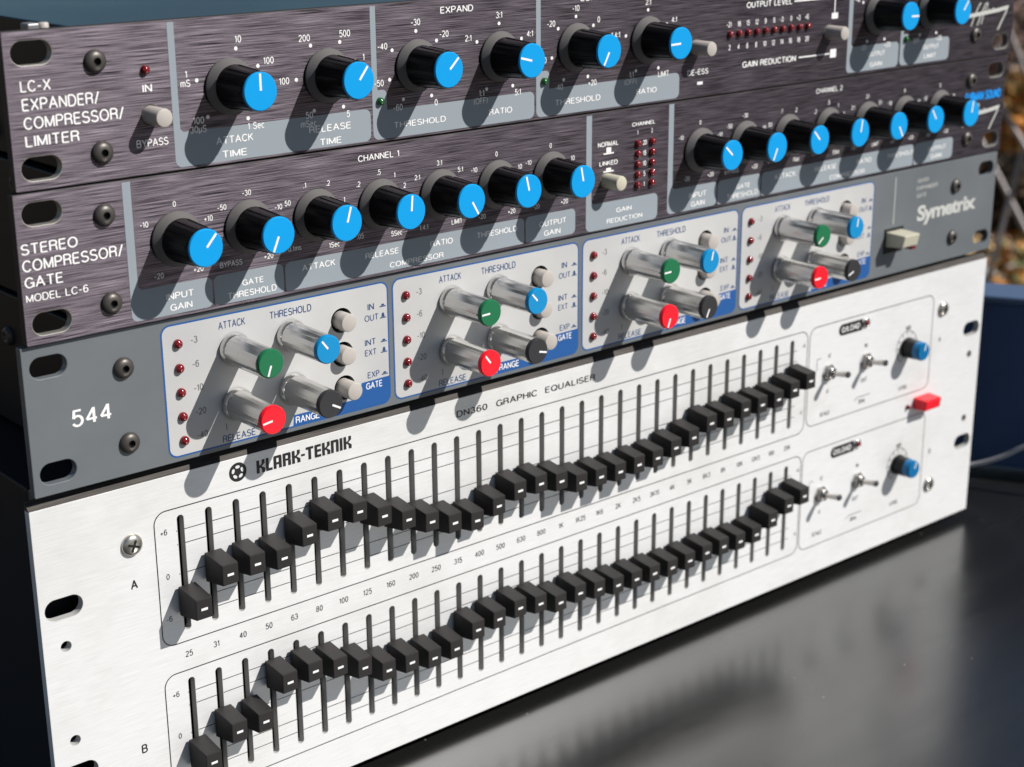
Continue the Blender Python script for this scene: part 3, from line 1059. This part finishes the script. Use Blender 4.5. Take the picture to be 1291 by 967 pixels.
fader_me = gen_fader().mesh("fader", M_FADER)
mk = MB()
mk.poly([(-1.15, -.42), (1.15, -.42), (1.15, .42), (-1.15, .42)], 11.66)
mark_me = mk.mesh("marker_line", M_INKWHITE)
proto = place("fader", fader_me, u, (0, 0, 0), None, bevel=.3)
place("marker_line", mark_me, proto)
ZA = [86.1, 95.0, 95.6, 94.7, 99.9, 102.5, 102.8, 98.5, 94.4, 90.8, 87.6, 85.7, 88.6, 91.9, 92.0, 90.4, 87.3, 87.0, 86.5, 86.9, 87.1, 88.9, 90.8, 94.5, 94.0, 95.8, 95.6, 95.7, 97.6, 99.5]
ZB = [31.1, 38.6, 38.6, 49.6, 50.2, 48.3, 44.6, 40.1, 39.7, 38.0, 38.3, 42.6, 43.7, 45.0, 43.6, 40.9, 41.7, 40.3, 38.9, 38.4, 37.9, 37.4, 37.5, 38.1, 38.0, 37.4, 37.7, 41.6, 45.4, 47.2]
first = True
for Z, off in ((ZA, -.1), (ZB, -.35)):
    for x, z in zip(FX, Z):
        q = (x + off - .0022 * (x - 49), 0, z - .35)
        if first:
            proto.location = [c * MM for c in q]
            first = False
        else:
            copy_tree(proto, u, q, R(random.uniform(-1.1, 1.1)))

k = MB()
for x0, x1, z0, z1 in ((40.0, 353.4, 70.5, 116.9), (39.4, 353.0, 13.6, 60.2), (354.9, 442.7, 72.2, 117.3), (354.1, 442.5, 13.6, 60.3)):
    k.line(rrect(x0, x1, z0, z1, 4.2, 8), .36, .05, closed=True)
for oz in (0, -57.0):
    for z in (109.2, 104.5, 94.4, 84.2, 79.2):
        xs = [46.5] + [x - .3 for x in FX] + [348]
        for a, c in zip(xs[:-1], xs[1:]):
            k.bar(a + (1.3 if a > 47 else 1.0), z + oz, c - 1.3, z + oz, .26, .05)
    text(k, "+6", 43.2, 109.8 + oz, 2.0, cond=1.0, d=.05)
    text(k, "0", 43.5, 94.6 + oz, 2.0, cond=1.0, d=.05)
    text(k, "-6", 42.9, 80.0 + oz, 2.0, cond=1.0, d=.05)
    for q, z in (("+6", 110.5), ("-6", 80.2)):
        text(k, q, 351.0, z + oz, 1.7, cond=.9, d=.05)
FREQ = "25 31 40 50 63 80 100 125 160 200 250 315 400 500 630 800 1K 1K25 1K6 2K 2K5 3K15 4K 5K 6K3 8K 10K 12K5 16K 20K".split()
for x, q in zip(FX, FREQ):
    text(k, q, x - .5, 65.9, 2.15, cond=1.0, d=.05, space=1.08)
text(k, "A", 31.7, 95.5, 3.0, cond=1.05, d=.05, bold=.015)
text(k, "B", 30.6, 37.9, 3.0, cond=1.05, d=.05, bold=.015)
text(k, "A", 449.4, 94.3, 2.3, cond=1.0, d=.05, bold=.01)
text(k, "B", 448.2, 38.9, 2.3, cond=1.0, d=.05, bold=.01)
for q, a, c in (("DN360", 161.0, 175.2), ("GRAPHIC", 179.3, 199.0), ("EQUALISER", 203.0, 228.4)):
    tbox(k, q, a, c, 121.2, 123.7, d=.05, space=1.12, bold=.008)
# circle emblem with five open lobes
cx, cz, r = 71.0, 123.3, 3.25
emb = MB()
lobes = []
for i in range(5):
    a = R(90 + 72 * i)
    ex, ez = cx + 1.75 * math.cos(a), cz + 1.75 * math.sin(a)
    L = []
    for j in range(14):
        q = 2 * math.pi * j / 14
        lx, lz = .55 * math.cos(q), .86 * math.sin(q)
        L.append((ex + lx * math.cos(a) - lz * math.sin(a), ez + lx * math.sin(a) + lz * math.cos(a)))
    lobes.append(L)
cut_sheet(emb, [circle(cx, cz, r, 40)] + lobes, .05)
emb.build("maker_emblem", M_INKBLACK, P_K)


def block_letter(mb, ch, x, z, w_, h, d=.05):
    s = h * .25
    g_ = h * .2
    Pp = lambda *pts: mb.poly([(x + a * w_, z + c * h) for a, c in pts], d)
    t = s / w_
    v = g_ / h
    if ch in "KR":
        Pp((0, 0), (t, 0), (t, 1), (0, 1))
    if ch == "K":
        Pp((t, .40), (.50, .40), (.50, .60), (t, .60))
        Pp((.50, .505), (.62, .505), (1, .70), (1, 1), (1 - t, 1), (1 - t, .74), (.50, .60))
        Pp((.50, .40), (1 - t, .27), (1 - t, 0), (1.04, 0), (1.04, .30), (.62, .50), (.50, .50))
    if ch == "R":
        Pp((t, 1 - v), (1 - t, 1 - v), (1 - t, 1), (t, 1))
        Pp((t, .40), (1 - t, .40), (1 - t, .56), (t, .56))
        Pp((1 - t, .40), (1 - .05, .48), (1, .58), (1, .92), (1 - .08, 1), (1 - t, 1))
        Pp((1 - t, 0), (1, 0), (1, .40), (.95, .475), (1 - t, .395))
    if ch == "L":
        Pp((0, 0), (t, 0), (t, 1), (0, 1))
        Pp((t, 0), (1, 0), (1, v), (t, v))
    if ch in "AN":
        Pp((0, 0), (t, 0), (t, 1), (.1 if ch == "A" else 0, 1), (0, .9 if ch == "A" else 1))
        Pp((1 - t, 0), (1, 0), (1, .9), (.9, 1), (1 - t, 1))
        Pp((t, 1 - v), (1 - t, 1 - v), (1 - t, 1), (t, 1))
        if ch == "A":
            Pp((t, .3), (1 - t, .3), (1 - t, .48), (t, .48))
    if ch == "E":
        Pp((0, .08), (.08, 0), (t, 0), (t, 1), (.08, 1), (0, .92))
        for c in (0, .41, 1 - v):
            Pp((t, c), (1, c), (1, c + v), (t, c + v))
    if ch == "T":
        Pp((0, 1 - v), (1, 1 - v), (1, 1), (0, 1))
        Pp((.5 - t / 2, 0), (.5 + t / 2, 0), (.5 + t / 2, 1 - v), (.5 - t / 2, 1 - v))
    if ch == "I":
        Pp((0, 0), (1, 0), (1, 1), (0, 1))
    if ch == "-":
        Pp((0, .4), (1, .4), (1, .57), (0, .57))


em = MB()
x = 78.0
for chh in "KLARK-TEKNIK":
    ww = {"I": 1.15, "-": 1.5, "L": 2.5, "E": 2.6, "T": 3.0}.get(chh, 3.15)
    block_letter(em, chh, x, 120.85, ww, 4.5)
    x += ww + .42
em.build("maker_lettering", M_INKBLACK, P_K)
print("maker end x", x)

for oz, tb in ((0, 0), (-57.0, -1.0)):
    # overload pill
    k.poly(rrect(374.3 + tb, 390.6 + tb, 110.1 + oz, 115.3 + oz, (2.5, .1, .1, 2.5)), .05)
    k.line([(360.5 + tb, 97 + oz), (360.5 + tb, 102.4 + oz), (363 + tb, 102.4 + oz)], .3, .05)
    for q, x, z, h in (("12", 368.6, 102.5, 1.9), ("6", 368.6, 86.2, 1.9), ("IN", 394.1, 102.3, 1.9), ("OUT", 393.8, 86.2, 1.9),
                       ("SCALE", 367.4, 76.1, 1.9), ("30Hz", 393.2, 76.3, 1.9), ("LEVEL", 423.4, 76.2, 1.9), ("0dB", 424.4, 104.7, 1.9)):
        text(k, q, x + tb, z + oz, h, cond=1.0, d=.05, bold=.008)
    k.line([(388 + tb, 77.3 + oz), (389.6 + tb, 78.6 + oz), (399 + tb, 78.6 + oz)], .3, .05)
    # level scale ring
    cx, cz = 424.2 + tb, 95.6 + oz
    k.line([(cx + 7.6 * math.sin(R(a)), cz + 7.6 * math.cos(R(a))) for a in range(-150, 151, 10)], .3, .05)
    for a in range(-150, 151, 30):
        k.bar(cx + 5.6 * math.sin(R(a)), cz + 5.6 * math.cos(R(a)), cx + 7.5 * math.sin(R(a)), cz + 7.5 * math.cos(R(a)), .35, .055)
    led(u, 393.0 + tb, 113.0 + oz, 1.35, M_LEDR)
    rg = MB()
    rg.lathe([(2.3, 0), (2.3, .5), (1.9, .9), (1.5, .9), (1.5, .2)], 24)
    rg.build("lamp_bezel", M_CHROME, u, (393.0 + tb, 0, 113.0 + oz))
    wl = MB()
    tbox(wl, "O/LOAD", 376.2 + tb, 388.6 + tb, 111.4 + oz, 114.0 + oz, d=.09, bold=.01)
    wl.build("lettering", M_INKWHITE, P_K)
    for x in (368.4, 394.4):
        tg = MB()
        tg.lathe([(3.9, 0), (3.9, .9), (3.5, 1.1), (3.1, 1.1)], 6, smooth=False)
        tg.lathe([(2.7, 0), (2.7, 2.6), (2.3, 3.0), (1.7, 3.0), (0, 2.6)], 28)
        to = tg.build("toggle_switch", M_CHROME, u, (x + tb, 0, 95.0 + oz))
        lv = MB()
        lv.tube([(0, -2.0, 0), (0, -6.0, .55), (0, -9.6, 1.3), (0, -11.2, 1.55), (0, -11.7, 1.6)], [1.0, 1.15, 1.45, 1.5, 1.0], 16)
        lv.build("lever", M_CHROME, to)
    kn = MB()
    kn.lathe([(4.9, .5), (4.9, 1.2), (4.6, 1.8), (4.45, 6.2), (4.45, 6.2), (4.2, 6.2)], 24, smooth=False)
    ko = kn.build("knob", M_KNOB, u, (cx - .2, 0, cz - .2), (0, R(20), 0))
    cp = MB()
    cp.lathe([(4.35, 6.15), (4.3, 9.2), (3.9, 9.9), (3.9, 9.9), (0, 10.0)], 36)
    cp.build("cap", M_BLUEDARK, ko)
    pt = MB()
    pt.poly([(-.3, .6), (.3, .6), (.3, 3.7), (-.3, 3.7)], 10.05)
    pt.build("pointer", M_INKWHITE, ko)
k.build("lettering", M_INKBLACK, P_K)
for x, z, a in ((31.9, 109.0, 22), (31.5, 21.8, 50), (450.0, 109.1, 10), (448.9, 21.8, 38)):
    cross_screw(u, x, z, a)
led(u, 427.8, 65.6, 1.2, M_LEDR)
b = MB()
b.add([(-6.2, .1, -2.9), (6.2, .1, -2.9), (6.2, .1, 2.9), (-6.2, .1, 2.9), (-5.9, -6.6, -2.6), (5.9, -6.6, -2.6), (5.9, -7.2, 2.5), (-5.9, -7.2, 2.5)],
      [(0, 1, 5, 4), (1, 2, 6, 5), (2, 3, 7, 6), (3, 0, 4, 7), (4, 5, 6, 7)])
b.build("power_button", M_RED, u, (438.6, 0, 66.3), bevel=.7)

# ------------------------------------------------------------------ navy case and cable on the table
M_NAVY = mat("navy painted steel", (0.010, 0.028, 0.085), 0.4)
n1 = noise(M_NAVY, (14, 14, 14), 4.0)
ramp(M_NAVY, n1.outputs["Fac"], 0.3, (0.028, 0.062, 0.15), 0.7, (0.042, 0.088, 0.20), "Base Color")
M_NAVYTOP = mat("lighter blue lid", (0.075, 0.12, 0.21), 0.5)  # lid in a lighter blue than the case body
cs = empty("equipment_case", (538.7, 36.8, TABLE_Z), math.atan2(-0.873, 0.488))
tag(cs, "slim navy metal case standing behind the right end of the equaliser", "case")
b = MB()
b.box(-260, 260, 0, 26, 4.5, 94)
b.build("case_body", M_NAVY, cs, bevel=1.2)
b = MB()
b.box(-261, 261, -1.2, 27, 94.05, 98)
b.build("case_lid", M_NAVYTOP, cs, bevel=1.0)
for x in (-230, 230):
    b = MB()
    b.box(x - 14, x + 14, 3, 23, 0, 4.45)
    b.build("rubber_foot", M_RUBBER, cs, bevel=.8)
cb = MB()
cpts = [(440, 150, -3.5), (480, 75, -3.5), (505, 42, -1), (514, 32, 4.2), (520.2, 24.8, 6.7), (522.7, 20.4, 8.3), (525.5, 15.3, 10.8), (529.2, 8.7, 14.8), (533, 1.9, 20), (540, -12, 27), (555, -40, 30), (590, -90, 15), (620, -140, -3.5)]
sm = []
for i in range(len(cpts) - 1):
    p0, p1, p2, p3 = [Vector(cpts[max(0, min(len(cpts) - 1, i + o))]) for o in (-1, 0, 1, 2)]
    for j in range(6):
        t_ = j / 6
        sm.append(.5 * ((2 * p1) + (p2 - p0) * t_ + (2 * p0 - 5 * p1 + 4 * p2 - p3) * t_ ** 2 + (3 * p1 - p0 - 3 * p2 + p3) * t_ ** 3))
sm.append(Vector(cpts[-1]))
cb.tube(sm, 1.25, 10)
M_CABLE = mat("pale grey cable sheath", (0.42, 0.42, 0.45), 0.5)
tag(cb.build("cable", M_CABLE), "thin pale grey cable curling out from behind the equaliser past the navy case", "cable")

# ------------------------------------------------------------------ the garden behind
def at(px, py, dist):
    """a place dist mm away along the sight line of a photo pixel, used once to lay out the garden"""
    d = C_F + C_R * ((px - 645.5) / 2075.97) + C_U * ((483.5 - py) / 2075.97)
    return Vector(C_POS) * 1000 + d.normalized() * dist


# folded metal chair frame lying in the weeds
M_TUBE = mat("galvanised tube", (0.30, 0.28, 0.28), 0.5, 0.4)
fr = empty("metal_frame", (2050, 1120, GZ))
tag(fr, "galvanised crossed tube frame standing in the dry garden", "metal frame")
iv = Vector((2050, 1120, GZ))
segs = [((1262, 135, 2650), (1310, 215, 2650)), ((1250, 205, 2700), (1310, 325, 2700)), ((1310, 120, 2650), (1262, 290, 2660)), ((1262, 15, 2620), (1300, 110, 2640))]
for a, c in segs:
    A, Bp = at(*a) - iv, at(*c) - iv
    dv = (Bp - A)
    b = MB()
    b.tube([A - dv * .25, A, Bp, Bp + dv * 1.6], 4.2, 12)
    b.build("tube", M_TUBE, fr)
# its feet reach the ground
for a in ((1315, 330, 2700), (1330, 330, 2660)):
    A = at(*a) - iv
    b = MB()
    b.tube([A + Vector((0, 0, 260)), A, (A.x, A.y, 0)], 5, 12)
    b.build("leg", M_TUBE, fr)


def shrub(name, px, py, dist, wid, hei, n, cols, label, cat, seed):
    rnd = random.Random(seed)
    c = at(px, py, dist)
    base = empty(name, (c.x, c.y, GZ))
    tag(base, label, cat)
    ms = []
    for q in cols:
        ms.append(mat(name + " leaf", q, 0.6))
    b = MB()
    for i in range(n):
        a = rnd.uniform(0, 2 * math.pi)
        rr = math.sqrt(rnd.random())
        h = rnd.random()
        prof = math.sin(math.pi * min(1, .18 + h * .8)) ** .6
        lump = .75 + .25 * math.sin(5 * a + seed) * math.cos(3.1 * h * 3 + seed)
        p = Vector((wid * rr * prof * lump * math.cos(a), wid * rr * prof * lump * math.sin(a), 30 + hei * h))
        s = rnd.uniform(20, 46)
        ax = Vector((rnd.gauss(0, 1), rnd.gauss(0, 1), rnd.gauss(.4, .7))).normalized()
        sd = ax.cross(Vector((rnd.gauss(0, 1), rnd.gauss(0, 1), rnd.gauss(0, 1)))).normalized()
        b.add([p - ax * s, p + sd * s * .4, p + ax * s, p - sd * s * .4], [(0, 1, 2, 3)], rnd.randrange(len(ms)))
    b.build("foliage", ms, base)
    st = MB()
    for i in range(6):
        a = 2 * math.pi * i / 6
        st.tube([(0, 0, 0), (wid * .2 * math.cos(a), wid * .2 * math.sin(a), hei * .4), (wid * .5 * math.cos(a), wid * .5 * math.sin(a), hei * .85)], [9, 6, 3], 7)
    st.build("stem", mat(name + " stem", (0.07, 0.045, 0.025), .9), base)


shrub("painted_shade_bush", 1272, 255, 4900, 150, 190, 1500, [(0.04, 0.035, 0.03), (0.06, 0.045, 0.025), (0.10, 0.06, 0.03)], "added bush coloured dark to stand for a shaded hollow behind the crossed tube frame", "bush", 3)  # added clump; its dark leaf colours paint the shade of a hollow
shrub("orange_bush", 1290, 150, 5900, 190, 300, 1800, [(0.62, 0.27, 0.05), (0.55, 0.22, 0.04), (0.34, 0.20, 0.06), (0.16, 0.13, 0.04)], "rusty orange dry bush at the right edge beyond the frame", "bush", 5)
shrub("weathered_bush", 1290, 20, 8000, 420, 620, 2600, [(0.36, 0.27, 0.23), (0.28, 0.18, 0.15), (0.16, 0.12, 0.10), (0.50, 0.42, 0.38)], "greyish brown weathered bush farthest off at the top right", "bush", 9)

# dry grass and fallen leaves over the soil in that direction
rnd = random.Random(11)
b = MB()
for i in range(30000):
    dist = rnd.uniform(2300, 9000)
    az = R(rnd.uniform(20, 78) if i % 4 == 0 else rnd.uniform(48, 66))
    x, y = -181 + dist * math.sin(az), -436 + dist * math.cos(az)
    if -800 < x < 950 and -600 < y < 430:
        continue
    s = rnd.uniform(26, 75)
    a = rnd.uniform(0, 6.28)
    lean = rnd.uniform(-.8, .8)
    h = rnd.uniform(8, 60)
    dx, dy = math.cos(a), math.sin(a)
    b.add([(x - dx * s * .5, y - dy * s * .5, GZ + rnd.uniform(1, 8)), (x + dy * s * .4, y - dx * s * .4, GZ + h * .6), (x + dx * s * .5 + lean * 20, y + dy * s * .5, GZ + h), (x - dy * s * .3, y + dx * s * .3, GZ + h * .3)],
          [(0, 1, 2, 3)], rnd.choice((0, 0, 1, 1, 2, 3, 4)))
tag(b.build("dry_grass", [mat("dry grass straw", (0.52, 0.36, 0.17), .8), mat("dry leaf rust", (0.52, 0.23, 0.05), .8), mat("green weed", (0.07, 0.09, 0.025), .8),
                          mat("dark litter", (0.05, 0.035, 0.02), .9), mat("bleached litter", (0.62, 0.55, 0.45), .8)]), kind='stuff')
# pale stones
SM_ = mat("pale stone", (0.42, 0.39, 0.36), .85)
for i, (px, py, dist, r, lab) in enumerate(((1240, 349, 4350, 34, "larger pale stone just above the navy case"), (1276, 338, 4450, 24, "smaller pale stone right of the larger one, above the navy case"))):
    c = at(px, py, dist)
    b = MB()
    rn = random.Random(i)
    nn = 12
    vs, fs = [], []
    for a in range(7):
        for q in range(nn):
            th = math.pi * a / 6
            ph = 2 * math.pi * q / nn
            k_ = r * (1 + rn.uniform(-.15, .15))
            vs.append((k_ * 1.2 * math.sin(th) * math.cos(ph), k_ * math.sin(th) * math.sin(ph), r * .6 + k_ * .75 * math.cos(th)))
    for a in range(6):
        for q in range(nn):
            fs.append((a * nn + q, (a + 1) * nn + q, (a + 1) * nn + (q + 1) % nn, a * nn + (q + 1) % nn))
    b.add(vs, fs, 0, True)
    o = b.build("stone", SM_, None, (c.x, c.y, GZ))
    tag(o, lab, "stone", "pale stones on the dry ground")
